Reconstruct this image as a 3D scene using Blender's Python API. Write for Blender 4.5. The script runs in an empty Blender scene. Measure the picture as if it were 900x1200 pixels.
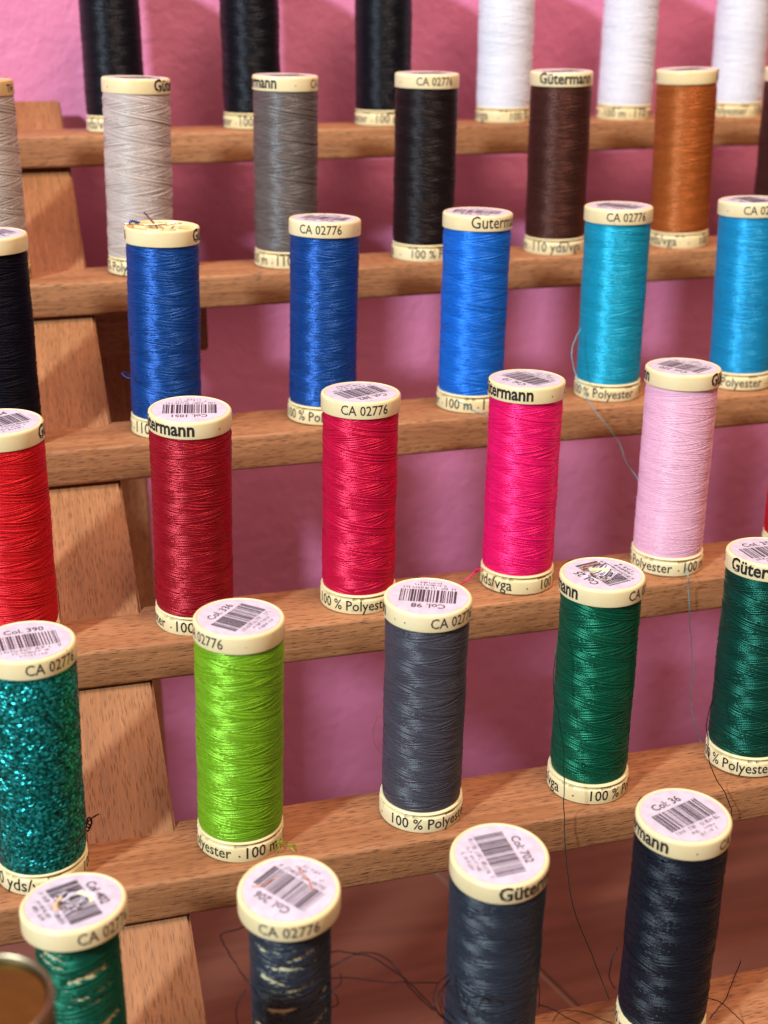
import bpy, math, random
import numpy as np
from mathutils import Vector, Matrix, Quaternion

MM = 0.001
scene = bpy.context.scene
C = scene.collection

# ------------------------------------------------------------------ camera
YAW, PITCH, ROLL, FPX = -0.268413, 0.377957, 0.0013264, 1546.685     # focal length in pixels of a 900 x 1200 picture
def cam_axes():
    cy, sy, cp, sp_ = math.cos(YAW), math.sin(YAW), math.cos(PITCH), math.sin(PITCH)
    right = Vector((cy, sy, 0)); fwd = Vector((-sy*cp, cy*cp, -sp_)); up = right.cross(fwd)
    c, s = math.cos(ROLL), math.sin(ROLL)
    return c*right + s*up, -s*right + c*up, fwd
R_, U_, F_ = cam_axes()
cd = bpy.data.cameras.new('camera'); cam = bpy.data.objects.new('camera', cd); C.objects.link(cam)
cam.matrix_world = Matrix((( R_.x, U_.x, -F_.x, 0), (R_.y, U_.y, -F_.y, 0), (R_.z, U_.z, -F_.z, 0), (0, 0, 0, 1)))
cd.sensor_fit = 'VERTICAL'; cd.sensor_height = 24.0; cd.lens = FPX/1200*24.0
cd.clip_start = 0.01; cd.clip_end = 20
cd.dof.use_dof = True; cd.dof.focus_distance = 0.352; cd.dof.aperture_fstop = cd.lens/3.3
scene.camera = cam

# ------------------------------------------------------------------ light
w = bpy.data.worlds.new('World'); scene.world = w; w.use_nodes = True
w.node_tree.nodes['Background'].inputs[0].default_value = (1.0, 0.70, 0.52, 1)
w.node_tree.nodes['Background'].inputs[1].default_value = 0.165
def area(name, pos, target, size, power, col):
    l = bpy.data.lights.new(name, 'AREA'); l.shape = 'DISK'; l.size = size; l.energy = power; l.color = col
    o = bpy.data.objects.new(name, l); C.objects.link(o); o.location = pos
    o.rotation_euler = (Vector(target) - Vector(pos)).to_track_quat('-Z', 'Y').to_euler()
    return o
ctr = Vector((0.06, 0.40, -0.12))
az, el = math.radians(49.5), math.radians(32)
ldir = Vector((-math.sin(az)*math.cos(el), -math.cos(az)*math.cos(el), math.sin(el)))
area('window_light', ctr + ldir*1.3, ctr, 0.10, 22, (0.74, 0.89, 1.0))
area('room_lamp', Vector((0.24, 0.06, 0.78)), Vector((0.16, 0.5, -0.05)), 0.5, 10, (1.0, 0.71, 0.54))
vs = scene.view_settings
vs.view_transform = 'Standard'; vs.look = 'None'; vs.exposure = 0.10; vs.gamma = 1.0; vs.use_curve_mapping = False
scene.render.engine = 'CYCLES'

# ------------------------------------------------------------------ helpers
def pix(x, y, Y):
    """direction of a photograph pixel, taken to the vertical plane at depth Y (mm)"""
    d = R_*((x-450)/FPX) - U_*((y-600)/FPX) + F_
    return d*(Y/d.y)

def mesh(name, v, f, smooth=None):
    m = bpy.data.meshes.new(name); m.from_pydata([tuple(a) for a in v], [], f); m.update()
    if smooth is not None:
        m.shade_smooth()
        if smooth < 180: m.set_sharp_from_angle(angle=math.radians(smooth))
    return m

def obj(name, m, mat=None, parent=None):
    o = bpy.data.objects.new(name, m); C.objects.link(o)
    if mat is not None:
        if not m.materials: m.materials.append(mat)
        if m.materials[0] != mat:
            o.material_slots[0].link = 'OBJECT'; o.material_slots[0].material = mat
    if parent is not None: o.parent = parent
    return o

def tag(o, label=None, cat=None, group=None, kind=None):
    if label: o['label'] = label
    if cat: o['category'] = cat
    if group: o['group'] = group
    if kind: o['kind'] = kind
    return o

def lathe(name, prof, seg=72, smooth=38, rfun=None):
    """prof: list of (r, z) in mm, outside face order bottom to top"""
    v, f = [], []
    n = len(prof)
    for j in range(seg):
        a = 2*math.pi*j/seg
        for i, (r, z) in enumerate(prof):
            rr = rfun(i, a, r) if rfun else r
            v.append((rr*math.cos(a)*MM, rr*math.sin(a)*MM, z*MM))
    for j in range(seg):
        k = (j+1) % seg
        for i in range(n-1):
            a, b, c_, d = j*n+i, k*n+i, k*n+i+1, j*n+i+1
            if prof[i][0] < 1e-6: f.append((a, c_, d))
            elif prof[i+1][0] < 1e-6: f.append((a, b, d))
            else: f.append((a, b, c_, d))
    return mesh(name, v, f, smooth)

def catmull(pts, n=8):
    pts = [Vector(p) for p in pts]; P = [2*pts[0]-pts[1]] + pts + [2*pts[-1]-pts[-2]]; out = []
    for i in range(1, len(P)-2):
        for k in range(n):
            t = k/n
            out.append(0.5*((2*P[i]) + (P[i+1]-P[i-1])*t + (2*P[i-1]-5*P[i]+4*P[i+1]-P[i+2])*t*t + (3*P[i]-P[i-1]-3*P[i+1]+P[i+2])*t**3))
    out.append(pts[-1]); return out

def tube(name, pts, r, sides=6, n=8):
    """pts in metres, r in mm"""
    pl = catmull(pts, n); v, f = [], []
    jr = random.Random(len(pl)*7 + int(abs(pl[0].x)*1e5)); ja = [Vector((0, 0, 0))]
    for _ in pl[1:]: ja.append(ja[-1]*0.8 + Vector((jr.gauss(0, 1), jr.gauss(0, 1), jr.gauss(0, 1)))*0.00005)
    pl = [p + j_ for p, j_ in zip(pl, ja)]
    nrm = None
    for i, p in enumerate(pl):
        t = (pl[min(i+1, len(pl)-1)] - pl[max(i-1, 0)])
        t = t.normalized() if t.length > 1e-9 else Vector((0, 0, 1))
        if nrm is None: nrm = t.orthogonal().normalized()
        nrm = (nrm - t*nrm.dot(t)).normalized(); b = t.cross(nrm)
        for k in range(sides):
            a = 2*math.pi*k/sides
            v.append(p + (nrm*math.cos(a) + b*math.sin(a))*r*MM)
    for i in range(len(pl)-1):
        for k in range(sides):
            k2 = (k+1) % sides
            f.append((i*sides+k, i*sides+k2, (i+1)*sides+k2, (i+1)*sides+k))
    f.append(tuple(range(sides-1, -1, -1))); f.append(tuple(range((len(pl)-1)*sides, len(pl)*sides)))
    return mesh(name, v, f, 180)

def rounded_bar(name, x0, x1, sec, nx=1, wob=0.0, seed=0):
    """prism along X: sec = closed (y, z) outline in mm"""
    rnd = random.Random(seed); n = len(sec); v, f = [], []
    cy = sum(p[0] for p in sec)/n; cz = sum(p[1] for p in sec)/n
    ph = [rnd.uniform(0, 6.28) for _ in range(4)]
    for i in range(nx+1):
        x = x0 + (x1-x0)*i/nx
        dy = wob*(math.sin(x*0.021+ph[0]) + 0.5*math.sin(x*0.057+ph[1])); dz = wob*(math.sin(x*0.017+ph[2]) + 0.5*math.sin(x*0.049+ph[3]))
        for y, z in sec: v.append((x*MM, (y+dy)*MM, (z+dz)*MM))
    for i in range(nx):
        for k in range(n):
            k2 = (k+1) % n
            f.append((i*n+k, (i+1)*n+k, (i+1)*n+k2, i*n+k2))
    f.append(tuple(range(n))); f.append(tuple(range((nx+1)*n-1, nx*n-1, -1)))
    m = mesh(name, v, f, 50)
    return m

def round_rect(y0, y1, z0, z1, r, n=3):
    out = []
    for cy, cz, a0 in ((y1-r, z0+r, -90), (y1-r, z1-r, 0), (y0+r, z1-r, 90), (y0+r, z0+r, 180)):
        for k in range(n+1):
            a = math.radians(a0 + 90*k/n); out.append((cy + r*math.cos(a), cz + r*math.sin(a)))
    return out[::-1]

# ------------------------------------------------------------------ materials
def newmat(name):
    m = bpy.data.materials.new(name); m.use_nodes = True
    nt = m.node_tree; b = nt.nodes['Principled BSDF']
    return m, nt, b
def N(nt, t, **kw):
    n = nt.nodes.new(t)
    for k, v in kw.items():
        if k in ('operation', 'data_type', 'blend_type', 'feature', 'distance', 'wave_type', 'bands_direction', 'noise_dimensions', 'wave_profile'): setattr(n, k, v)
        else: n.inputs[k].default_value = v
    return n
def ramp(nt, stops):
    n = nt.nodes.new('ShaderNodeValToRGB'); e = n.color_ramp.elements
    while len(e) < len(stops): e.new(0.5)
    for q, (p, c) in zip(e, stops): q.position = p; q.color = (*c, 1)
    return n
def mixc(nt, fac, a, b, mode='MIX'):
    n = nt.nodes.new('ShaderNodeMix'); n.data_type = 'RGBA'; n.blend_type = mode
    for i, s in ((0, fac), (6, a), (7, b)):
        if isinstance(s, (int, float)): n.inputs[i].default_value = s
        elif isinstance(s, tuple): n.inputs[i].default_value = (*s, 1)
        else: nt.links.new(s, n.inputs[i])
    return n.outputs[2]

def wood(name, axis, light, dark, fleck, slope=0.0, fs=0.85):
    """beech: fine grain along one axis with short dark ray flecks"""
    m, nt, b = newmat(name); L = nt.links.new
    tc = N(nt, 'ShaderNodeTexCoord'); oi = N(nt, 'ShaderNodeObjectInfo')
    add = N(nt, 'ShaderNodeVectorMath', operation='ADD');     sc_ = N(nt, 'ShaderNodeVectorMath', operation='SCALE'); L(oi.outputs['Location'], sc_.inputs[0]); sc_.inputs['Scale'].default_value = 7.3
    vr = N(nt, 'ShaderNodeVectorRotate'); vr.rotation_type = 'X_AXIS'; vr.inputs['Angle'].default_value = -slope; L(tc.outputs['Object'], vr.inputs[0])
    comb = N(nt, 'ShaderNodeCombineXYZ'); L(oi.outputs['Random'], comb.inputs[0]); L(oi.outputs['Random'], comb.inputs[1]); L(oi.outputs['Random'], comb.inputs[2])
    L(vr.outputs[0], add.inputs[0]); L(comb.outputs[0], add.inputs[1])
    def mapped(sl, sa):
        mp = N(nt, 'ShaderNodeMapping'); s = [sa, sa, sa]; s[axis] = sl; mp.inputs['Scale'].default_value = s
        L(add.outputs[0], mp.inputs[0]); return mp.outputs[0]
    broad = N(nt, 'ShaderNodeTexNoise', Scale=1.0, Detail=4.0, Roughness=0.55); L(mapped(9, 75), broad.inputs['Vector'])
    fine = N(nt, 'ShaderNodeTexNoise', Scale=1.0, Detail=3.0, Roughness=0.6); L(mapped(60, 1100), fine.inputs['Vector'])
    warp = N(nt, 'ShaderNodeTexNoise', Scale=1.0, Detail=1.0); L(mapped(30, 160), warp.inputs['Vector'])
    # flecks
    fl = N(nt, 'ShaderNodeTexVoronoi', feature='F1', Scale=1.0, Randomness=1.0); L(mapped(230, 2300), fl.inputs['Vector'])
    flr = ramp(nt, [(0.14, (1, 1, 1)), (0.40, (0, 0, 0))]); L(fl.outputs['Distance'], flr.inputs[0])
    gate = N(nt, 'ShaderNodeMath', operation='GREATER_THAN'); gate.inputs[1].default_value = 0.22
    sep = N(nt, 'ShaderNodeSeparateColor'); L(fl.outputs['Color'], sep.inputs[0]); L(sep.outputs[0], gate.inputs[0])
    fm = N(nt, 'ShaderNodeMath', operation='MULTIPLY'); L(flr.outputs[0], fm.inputs[0]); L(gate.outputs[0], fm.inputs[1])
    fm2 = N(nt, 'ShaderNodeMath', operation='MULTIPLY'); L(fm.outputs[0], fm2.inputs[0]); fm2.inputs[1].default_value = fs
    br = ramp(nt, [(0.30, dark), (0.68, light)]); L(broad.outputs[0], br.inputs[0])
    fr = ramp(nt, [(0.25, (0.60, 0.56, 0.52)), (0.7, (1.14, 1.12, 1.10))]); L(fine.outputs[0], fr.inputs[0])
    c1 = mixc(nt, 0.8, br.outputs[0], fr.outputs[0], 'MULTIPLY')
    c2 = mixc(nt, fm2.outputs[0], c1, fleck)
    L(c2, b.inputs['Base Color'])
    rr = N(nt, 'ShaderNodeMapRange'); L(fine.outputs[0], rr.inputs[0]); rr.inputs[3].default_value = 0.42; rr.inputs[4].default_value = 0.62
    L(rr.outputs[0], b.inputs['Roughness']); b.inputs['Specular IOR Level'].default_value = 0.35
    hsum = N(nt, 'ShaderNodeMath', operation='SUBTRACT'); L(fine.outputs[0], hsum.inputs[0]); L(fm2.outputs[0], hsum.inputs[1])
    grit = N(nt, 'ShaderNodeTexNoise', Scale=900.0, Detail=2.0); L(add.outputs[0], grit.inputs['Vector'])
    h2 = N(nt, 'ShaderNodeMath', operation='ADD'); L(hsum.outputs[0], h2.inputs[0]); L(grit.outputs[0], h2.inputs[1])
    bp = N(nt, 'ShaderNodeBump', Strength=0.55, Distance=0.00022); L(h2.outputs[0], bp.inputs['Height']); L(bp.outputs[0], b.inputs['Normal'])
    return m
M = {}
LT, DK, FK = (0.44, 0.208, 0.090), (0.285, 0.120, 0.047), (0.10, 0.036, 0.014)
M['wood_x'] = wood('beech_rail', 0, LT, DK, FK)
M['wood_y'] = wood('beech_upright', 1, (0.36, 0.158, 0.062), (0.28, 0.114, 0.041), (0.13, 0.050, 0.020), math.atan(151/230.0), 0.62)
M['wood_z'] = wood('beech_leg', 2, (0.42, 0.19, 0.09), (0.32, 0.135, 0.060), FK)

def floor_mat():
    m, nt, b = newmat('reddish_floor_boards'); L = nt.links.new
    tc = N(nt, 'ShaderNodeTexCoord'); mp = N(nt, 'ShaderNodeMapping'); mp.inputs['Scale'].default_value = (5, 60, 60); L(tc.outputs['Object'], mp.inputs[0])
    n = N(nt, 'ShaderNodeTexNoise', Scale=1.0, Detail=6.0, Roughness=0.6, Distortion=0.6); L(mp.outputs[0], n.inputs['Vector'])
    r = ramp(nt, [(0.3, (0.15, 0.055, 0.032)), (0.7, (0.27, 0.105, 0.062))]); L(n.outputs[0], r.inputs[0])
    L(r.outputs[0], b.inputs['Base Color']); b.inputs['Roughness'].default_value = 0.5
    return m
M['floor'] = floor_mat()

def wall_mat():
    m, nt, b = newmat('pink_painted_plaster'); L = nt.links.new
    tc = N(nt, 'ShaderNodeTexCoord')
    n1 = N(nt, 'ShaderNodeTexNoise', Scale=18.0, Detail=3.0); L(tc.outputs['Object'], n1.inputs['Vector'])
    r = ramp(nt, [(0.3, (0.62, 0.195, 0.345)), (0.7, (0.69, 0.230, 0.395))]); L(n1.outputs[0], r.inputs[0])
    L(r.outputs[0], b.inputs['Base Color']); b.inputs['Roughness'].default_value = 0.45
    n2 = N(nt, 'ShaderNodeTexNoise', Scale=190.0, Detail=3.0, Roughness=0.55, Distortion=0.3); L(tc.outputs['Object'], n2.inputs['Vector'])
    n3 = N(nt, 'ShaderNodeTexNoise', Scale=45.0, Detail=2.0); L(tc.outputs['Object'], n3.inputs['Vector'])
    ad = N(nt, 'ShaderNodeMath', operation='MULTIPLY_ADD'); L(n3.outputs[0], ad.inputs[0]); ad.inputs[1].default_value = 1.6; L(n2.outputs[0], ad.inputs[2])
    bp = N(nt, 'ShaderNodeBump', Strength=0.6, Distance=0.0011); L(ad.outputs[0], bp.inputs['Height']); L(bp.outputs[0], b.inputs['Normal'])
    return m
M['wall'] = wall_mat()

def plastic(name, col, col2):
    m, nt, b = newmat(name); L = nt.links.new
    tc = N(nt, 'ShaderNodeTexCoord'); oi = N(nt, 'ShaderNodeObjectInfo')
    ad = N(nt, 'ShaderNodeVectorMath', operation='ADD'); L(tc.outputs['Object'], ad.inputs[0]); L(oi.outputs['Random'], ad.inputs[1])
    n = N(nt, 'ShaderNodeTexNoise', Scale=130.0, Detail=3.0); L(ad.outputs[0], n.inputs['Vector'])
    r = ramp(nt, [(0.35, col2), (0.6, col)]); L(n.outputs[0], r.inputs[0])
    # a few brownish specks of dirt
    sp_ = N(nt, 'ShaderNodeTexNoise', Scale=900.0, Detail=1.0); L(ad.outputs[0], sp_.inputs['Vector'])
    sr = ramp(nt, [(0.76, (0, 0, 0)), (0.80, (1, 1, 1))]); L(sp_.outputs[0], sr.inputs[0])
    yl = N(nt, 'ShaderNodeMath', operation='MULTIPLY'); L(oi.outputs['Random'], yl.inputs[0]); yl.inputs[1].default_value = 0.55
    cy_ = mixc(nt, yl.outputs[0], r.outputs[0], tuple(a*b for a, b in zip(col2, (0.97, 0.93, 0.84))))
    c = mixc(nt, sr.outputs[0], cy_, (0.30, 0.19, 0.08)); L(c, b.inputs['Base Color'])
    b.inputs['Roughness'].default_value = 0.36; b.inputs['Specular IOR Level'].default_value = 0.45
    b.inputs['Subsurface Weight'].default_value = 0.25; b.inputs['Subsurface Radius'].default_value = (0.9, 0.7, 0.35); b.inputs['Subsurface Scale'].default_value = 0.0012
    bp = N(nt, 'ShaderNodeBump', Strength=0.25, Distance=0.00015); L(n.outputs[0], bp.inputs['Height']); L(bp.outputs[0], b.inputs['Normal'])
    return m
M['cream'] = plastic('cream_plastic', (0.80, 0.69, 0.41), (0.76, 0.635, 0.345))
M['tan'] = plastic('tan_plastic', (0.66, 0.46, 0.20), (0.60, 0.41, 0.17))
M['amber'] = plastic('amber_plastic', (0.70, 0.40, 0.10), (0.62, 0.33, 0.07))

def simple(name, col, rough=0.5, metal=0.0, spec=0.5):
    m, nt, b = newmat(name); L = nt.links.new
    n = N(nt, 'ShaderNodeTexNoise', Scale=420.0, Detail=3.0)
    tc = N(nt, 'ShaderNodeTexCoord'); L(tc.outputs['Object'], n.inputs['Vector'])
    r = ramp(nt, [(0.3, tuple(c*0.86 for c in col)), (0.7, tuple(min(1, c*1.06) for c in col))]); L(n.outputs[0], r.inputs[0])
    L(r.outputs[0], b.inputs['Base Color']); b.inputs['Roughness'].default_value = rough; b.inputs['Metallic'].default_value = metal
    b.inputs['Specular IOR Level'].default_value = spec
    return m
M['label'] = simple('lilac_white_paper', (0.54, 0.52, 0.595), 0.5)
M['ink'] = simple('black_ink', (0.016, 0.014, 0.014), 0.45)
M['ink_grey'] = simple('worn_grey_ink', (0.030, 0.028, 0.026), 0.5)
M['ink_plum'] = simple('plum_black_ink', (0.040, 0.026, 0.036), 0.5)
M['gold'] = simple('polished_gold', (0.15, 0.12, 0.02), 0.36, 1.0)
M['brass'] = simple('pale_brass_rim', (0.36, 0.29, 0.18), 0.4, 1.0)
M['silver'] = simple('pale_metal_rim', (0.72, 0.66, 0.60), 0.25, 1.0)
M['steel'] = simple('dark_pin_steel', (0.25, 0.22, 0.20), 0.3, 1.0)
M['grout'] = simple('pale_grout', (0.30, 0.17, 0.13), 0.8)

def thread_mat(name, col, rough=0.40, spec=0.5, var=0.18, sheen=0.0, metal=0.0):
    m, nt, b = newmat(name + '_thread'); L = nt.links.new
    uv = N(nt, 'ShaderNodeUVMap'); sx = N(nt, 'ShaderNodeSeparateXYZ'); L(uv.outputs[0], sx.inputs[0])
    # strand to strand and along-strand variation of the dye
    cb = N(nt, 'ShaderNodeCombineXYZ'); L(sx.outputs[1], cb.inputs[1])
    ml = N(nt, 'ShaderNodeMath', operation='MULTIPLY'); L(sx.outputs[0], ml.inputs[0]); ml.inputs[1].default_value = 0.12; L(ml.outputs[0], cb.inputs[0])
    n = N(nt, 'ShaderNodeTexNoise', Scale=1.0, Detail=3.0, Roughness=0.6); L(cb.outputs[0], n.inputs['Vector'])
    lo = tuple(c*(1-var*1.1) for c in col); hi = tuple(min(1, c*(1+var)+0.001) for c in col)
    r = ramp(nt, [(0.30, lo), (0.70, hi)]); L(n.outputs[0], r.inputs[0]); L(r.outputs[0], b.inputs['Base Color'])
    b.inputs['Roughness'].default_value = rough; b.inputs['Specular IOR Level'].default_value = spec
    mx = max(col); sat = mx > 0.03 and min(col)/mx < 0.35; b.inputs['Specular Tint'].default_value = (*([0.2 + 0.8*c/mx for c in col] if sat else [0.92, 0.95, 1.0]), 1)
    b.inputs['Metallic'].default_value = metal; b.inputs['IOR'].default_value = 1.8 if sat and mx > 0.03 else 1.5
    b.inputs['Sheen Weight'].default_value = sheen; b.inputs['Sheen Roughness'].default_value = 0.4
    # ply twist
    wv = N(nt, 'ShaderNodeMath', operation='MULTIPLY'); L(sx.outputs[0], wv.inputs[0]); wv.inputs[1].default_value = 10.5
    sn = N(nt, 'ShaderNodeMath', operation='SINE'); L(wv.outputs[0], sn.inputs[0])
    bp = N(nt, 'ShaderNodeBump', Strength=0.16, Distance=0.00004); L(sn.outputs[0], bp.inputs['Height']); L(bp.outputs[0], b.inputs['Normal'])
    return m

def glitter_mat():
    m, nt, b = newmat('teal_metallic_glitter'); L = nt.links.new
    tc = N(nt, 'ShaderNodeTexCoord')
    v = N(nt, 'ShaderNodeTexVoronoi', feature='F1', Scale=1700.0); L(tc.outputs['Object'], v.inputs['Vector'])
    sp_ = N(nt, 'ShaderNodeSeparateColor'); L(v.outputs['Color'], sp_.inputs[0])
    r = ramp(nt, [(0.0, (0.0, 0.045, 0.035)), (0.45, (0.0, 0.16, 0.14)), (0.8, (0.01, 0.34, 0.33)), (1.0, (0.05, 0.62, 0.66))]); L(sp_.outputs[0], r.inputs[0])
    L(r.outputs[0], b.inputs['Base Color']); b.inputs['Metallic'].default_value = 0.75; b.inputs['Roughness'].default_value = 0.33
    return m
M['glitter'] = glitter_mat()

# ------------------------------------------------------------------ the setting: floor and wall
FLOOR, WALL = -392.0, 545.0
v = [(-1.6, WALL*MM, FLOOR*MM-0.05), (2.2, WALL*MM, FLOOR*MM-0.05), (2.2, WALL*MM, 1.6), (-1.6, WALL*MM, 1.6),
     (-1.6, WALL*MM+0.05, FLOOR*MM-0.05), (2.2, WALL*MM+0.05, FLOOR*MM-0.05), (2.2, WALL*MM+0.05, 1.6), (-1.6, WALL*MM+0.05, 1.6)]
f = [(0, 1, 2, 3), (5, 4, 7, 6), (1, 5, 6, 2), (4, 0, 3, 7), (3, 2, 6, 7), (4, 5, 1, 0)]
tag(obj('wall', mesh('wall', v, f), M['wall']), kind='structure')
v = [(-1.6, -1.4, FLOOR*MM-0.03), (2.2, -1.4, FLOOR*MM-0.03), (2.2, WALL*MM, FLOOR*MM-0.03), (-1.6, WALL*MM, FLOOR*MM-0.03),
     (-1.6, -1.4, FLOOR*MM-0.002), (2.2, -1.4, FLOOR*MM-0.002), (2.2, WALL*MM, FLOOR*MM-0.002), (-1.6, WALL*MM, FLOOR*MM-0.002)]
f = [(0, 3, 2, 1), (4, 5, 6, 7), (0, 1, 5, 4), (1, 2, 6, 5), (2, 3, 7, 6), (3, 0, 4, 7)]
floor = tag(obj('floor', mesh('floor', v, f), M['grout']), kind='structure')
# boards: one joint crosses the view; joints run along direction J
J0 = Vector((191.5, 436.5)); J1 = Vector((201.4, 400.7)); jd = (J1-J0).normalized(); jn = Vector((-jd.y, jd.x))
def floor_board(o0, o1, s0, s1):
    g = 1.6; a = 0.7
    def P(o, s, z): q = J0 + jn*o + jd*s; return (q.x*MM, min(q.y, WALL-1)*MM, z*MM)
    lo = FLOOR-1.9; v = [P(o0+g, s0+g, lo), P(o1-g, s0+g, lo), P(o1-g, s1-g, lo), P(o0+g, s1-g, lo)]
    v += [P(o0+g, s0+g, FLOOR-a), P(o1-g, s0+g, FLOOR-a), P(o1-g, s1-g, FLOOR-a), P(o0+g, s1-g, FLOOR-a)]
    v += [P(o0+g+a, s0+g+a, FLOOR), P(o1-g-a, s0+g+a, FLOOR), P(o1-g-a, s1-g-a, FLOOR), P(o0+g+a, s1-g-a, FLOOR)]
    f = [(8, 9, 10, 11)]
    for k in range(4):
        k2 = (k+1) % 4; f += [(k, k2, 4+k2, 4+k), (4+k, 4+k2, 8+k2, 8+k)]
    m = mesh('floor_board', v, f); bm_flip(m); obj('floor_board', m, M['floor'], floor)
def bm_flip(m):
    import bmesh
    b = bmesh.new(); b.from_mesh(m); bmesh.ops.recalc_face_normals(b, faces=b.faces); b.to_mesh(m); b.free()
for k in range(-4, 4):
    floor_board(k*330, (k+1)*330, -160 if True else 0, 900)

# ------------------------------------------------------------------ thread rack
ROWS = [(511.73, -48.87), (451.99, -89.24), (394.40, -127.32), (337.48, -165.32), (282.31, -201.65), (230.88, -239.39), (175.5, -277.0)]
rack = bpy.data.objects.new('thread_rack', None); C.objects.link(rack); rack.location = (0.11, 0.3, FLOOR*MM)
tag(rack, 'tiered beech thread rack with stepped rails on slanted side boards', 'rack')
def to_rack(m):
    for vtx in m.vertices: vtx.co -= Vector(rack.location)
    return m
for i, (y, z) in enumerate(ROWS):
    m = rounded_bar('rail', -195, 440, round_rect(y-13.5, y+11.5, z-11.2, z, 1.1), 60, 0.12, i)
    obj('rail', to_rack(m), M['wood_x'], rack)
# slanted side boards: front face runs through the rails' lower front edges
def slanted(name, xr_top, xr_bot, wid):
    s = 151/230.0; t = 15.0
    y0, y1 = 4.0, 536.0
    def zf(y): return -216.0 + s*(y-267)
    def xr(y): return xr_bot + (xr_top-xr_bot)*(y-267)/230
    nrm = Vector((0, s, -1)).normalized()
    v = []
    for y in (y0, y1):
        for e in (0, 1):               # front, back
            for sx in (0, 1):
                x = xr(y) - (wid if sx == 0 else 0)
                q = Vector((x, y, zf(y))) + nrm*t*e
                if y == y0: q.z = max(q.z, FLOOR)
                v.append((q.x*MM, q.y*MM, q.z*MM))
    f = [(0, 1, 5, 4), (2, 6, 7, 3), (0, 4, 6, 2), (1, 3, 7, 5), (0, 2, 3, 1), (4, 5, 7, 6)]
    m = mesh(name, v, f)
    import bmesh
    b = bmesh.new(); b.from_mesh(m); bmesh.ops.recalc_face_normals(b, faces=b.faces)
    bmesh.ops.bevel(b, geom=list(b.edges), offset=0.0007, segments=2, affect='EDGES'); b.to_mesh(m); b.free()
    m.shade_smooth(); m.set_sharp_from_angle(angle=math.radians(40))
    return m
obj('side_board', to_rack(slanted('side_board', 20.5, 24.6, 22.8)), M['wood_y'], rack)
obj('side_board', to_rack(slanted('side_board', 392.0, 396.0, 22.8)), M['wood_y'], rack)
def box(name, x0, x1, y0, y1, z0, z1, bev=0.7):
    v = [(x*MM, y*MM, z*MM) for z in (z0, z1) for y in (y0, y1) for x in (x0, x1)]
    f = [(0, 2, 3, 1), (4, 5, 7, 6), (0, 1, 5, 4), (1, 3, 7, 5), (3, 2, 6, 7), (2, 0, 4, 6)]
    m = mesh(name, v, f)
    import bmesh
    b = bmesh.new(); b.from_mesh(m); bmesh.ops.bevel(b, geom=list(b.edges), offset=bev*MM, segments=2, affect='EDGES'); b.to_mesh(m); b.free()
    m.shade_smooth(); m.set_sharp_from_angle(angle=math.radians(40)); return m
for xo in (0, 371):
    obj('rear_leg', to_rack(box('rear_leg', 12+xo, 37.5+xo, 470, 484, FLOOR, -122)), M['wood_z'], rack)
    obj('rear_brace', to_rack(box('rear_brace', 12+xo, 62+xo, 464, 484, -121.6, -100)), M['wood_x'], rack)

# ------------------------------------------------------------------ spool pieces (shared meshes)
H, RC = 62.4, 11.0
Z0, Z1 = 5.7, 57.7                       # thread from the lip to the cap
CAP_CLOSED = lathe('cap', [(5.0, 57.7), (10.75, 57.7), (10.95, 57.8), (11.0, 58.05), (11.0, 61.5), (10.93, 61.95), (10.72, 62.25), (10.4, 62.4), (10.15, 62.38), (10.0, 62.2), (0, 62.2)], 96, 50)
CAP_HOLE = lathe('cap', [(5.0, 57.7), (10.75, 57.7), (10.95, 57.8), (11.0, 58.05), (11.0, 61.5), (10.93, 61.95), (10.72, 62.25), (10.4, 62.4), (10.15, 62.38), (10.0, 62.2), (3.6, 62.2), (3.3, 61.9), (3.3, 50), (0, 50)], 96, 50)
CAP_OPEN = lathe('cap', [(5.0, 57.7), (10.75, 57.7), (10.95, 57.8), (11.0, 58.05), (11.0, 61.7), (10.93, 62.1), (10.75, 62.35), (10.5, 62.4), (10.2, 62.3), (10.1, 62.0), (10.0, 60.6), (5.2, 60.6), (5.0, 61.9), (4.2, 61.9), (4.1, 52), (0, 52)], 96, 50)
SLOTS = [math.radians(a) for k in range(6) for a in (k*60+14, k*60+20, k*60+26) if not (k % 2 and a % 60 == 20)]
def slot(i, a, r):
    if i in (6, 7, 8):
        for s in SLOTS:
            if abs((a-s+math.pi) % (2*math.pi) - math.pi) < 0.055: return 8.0
    return r
BASE = lathe('base', [(4.0, 0), (10.7, 0), (10.92, 0.12), (11.0, 0.4), (11.0, 3.75), (10.9, 4.1), (10.62, 4.4), (9.9, 4.5), (9.8, 5.05), (10.75, 5.07), (10.86, 5.28), (10.7, 5.55), (10.4, 5.7), (6.0, 5.75), (4.0, 5.75), (4.0, 0.0)], 180, 45, slot)
CORE = lathe('core', [(8.15, 5.6), (8.15, 57.8)], 48, 180)

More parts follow.
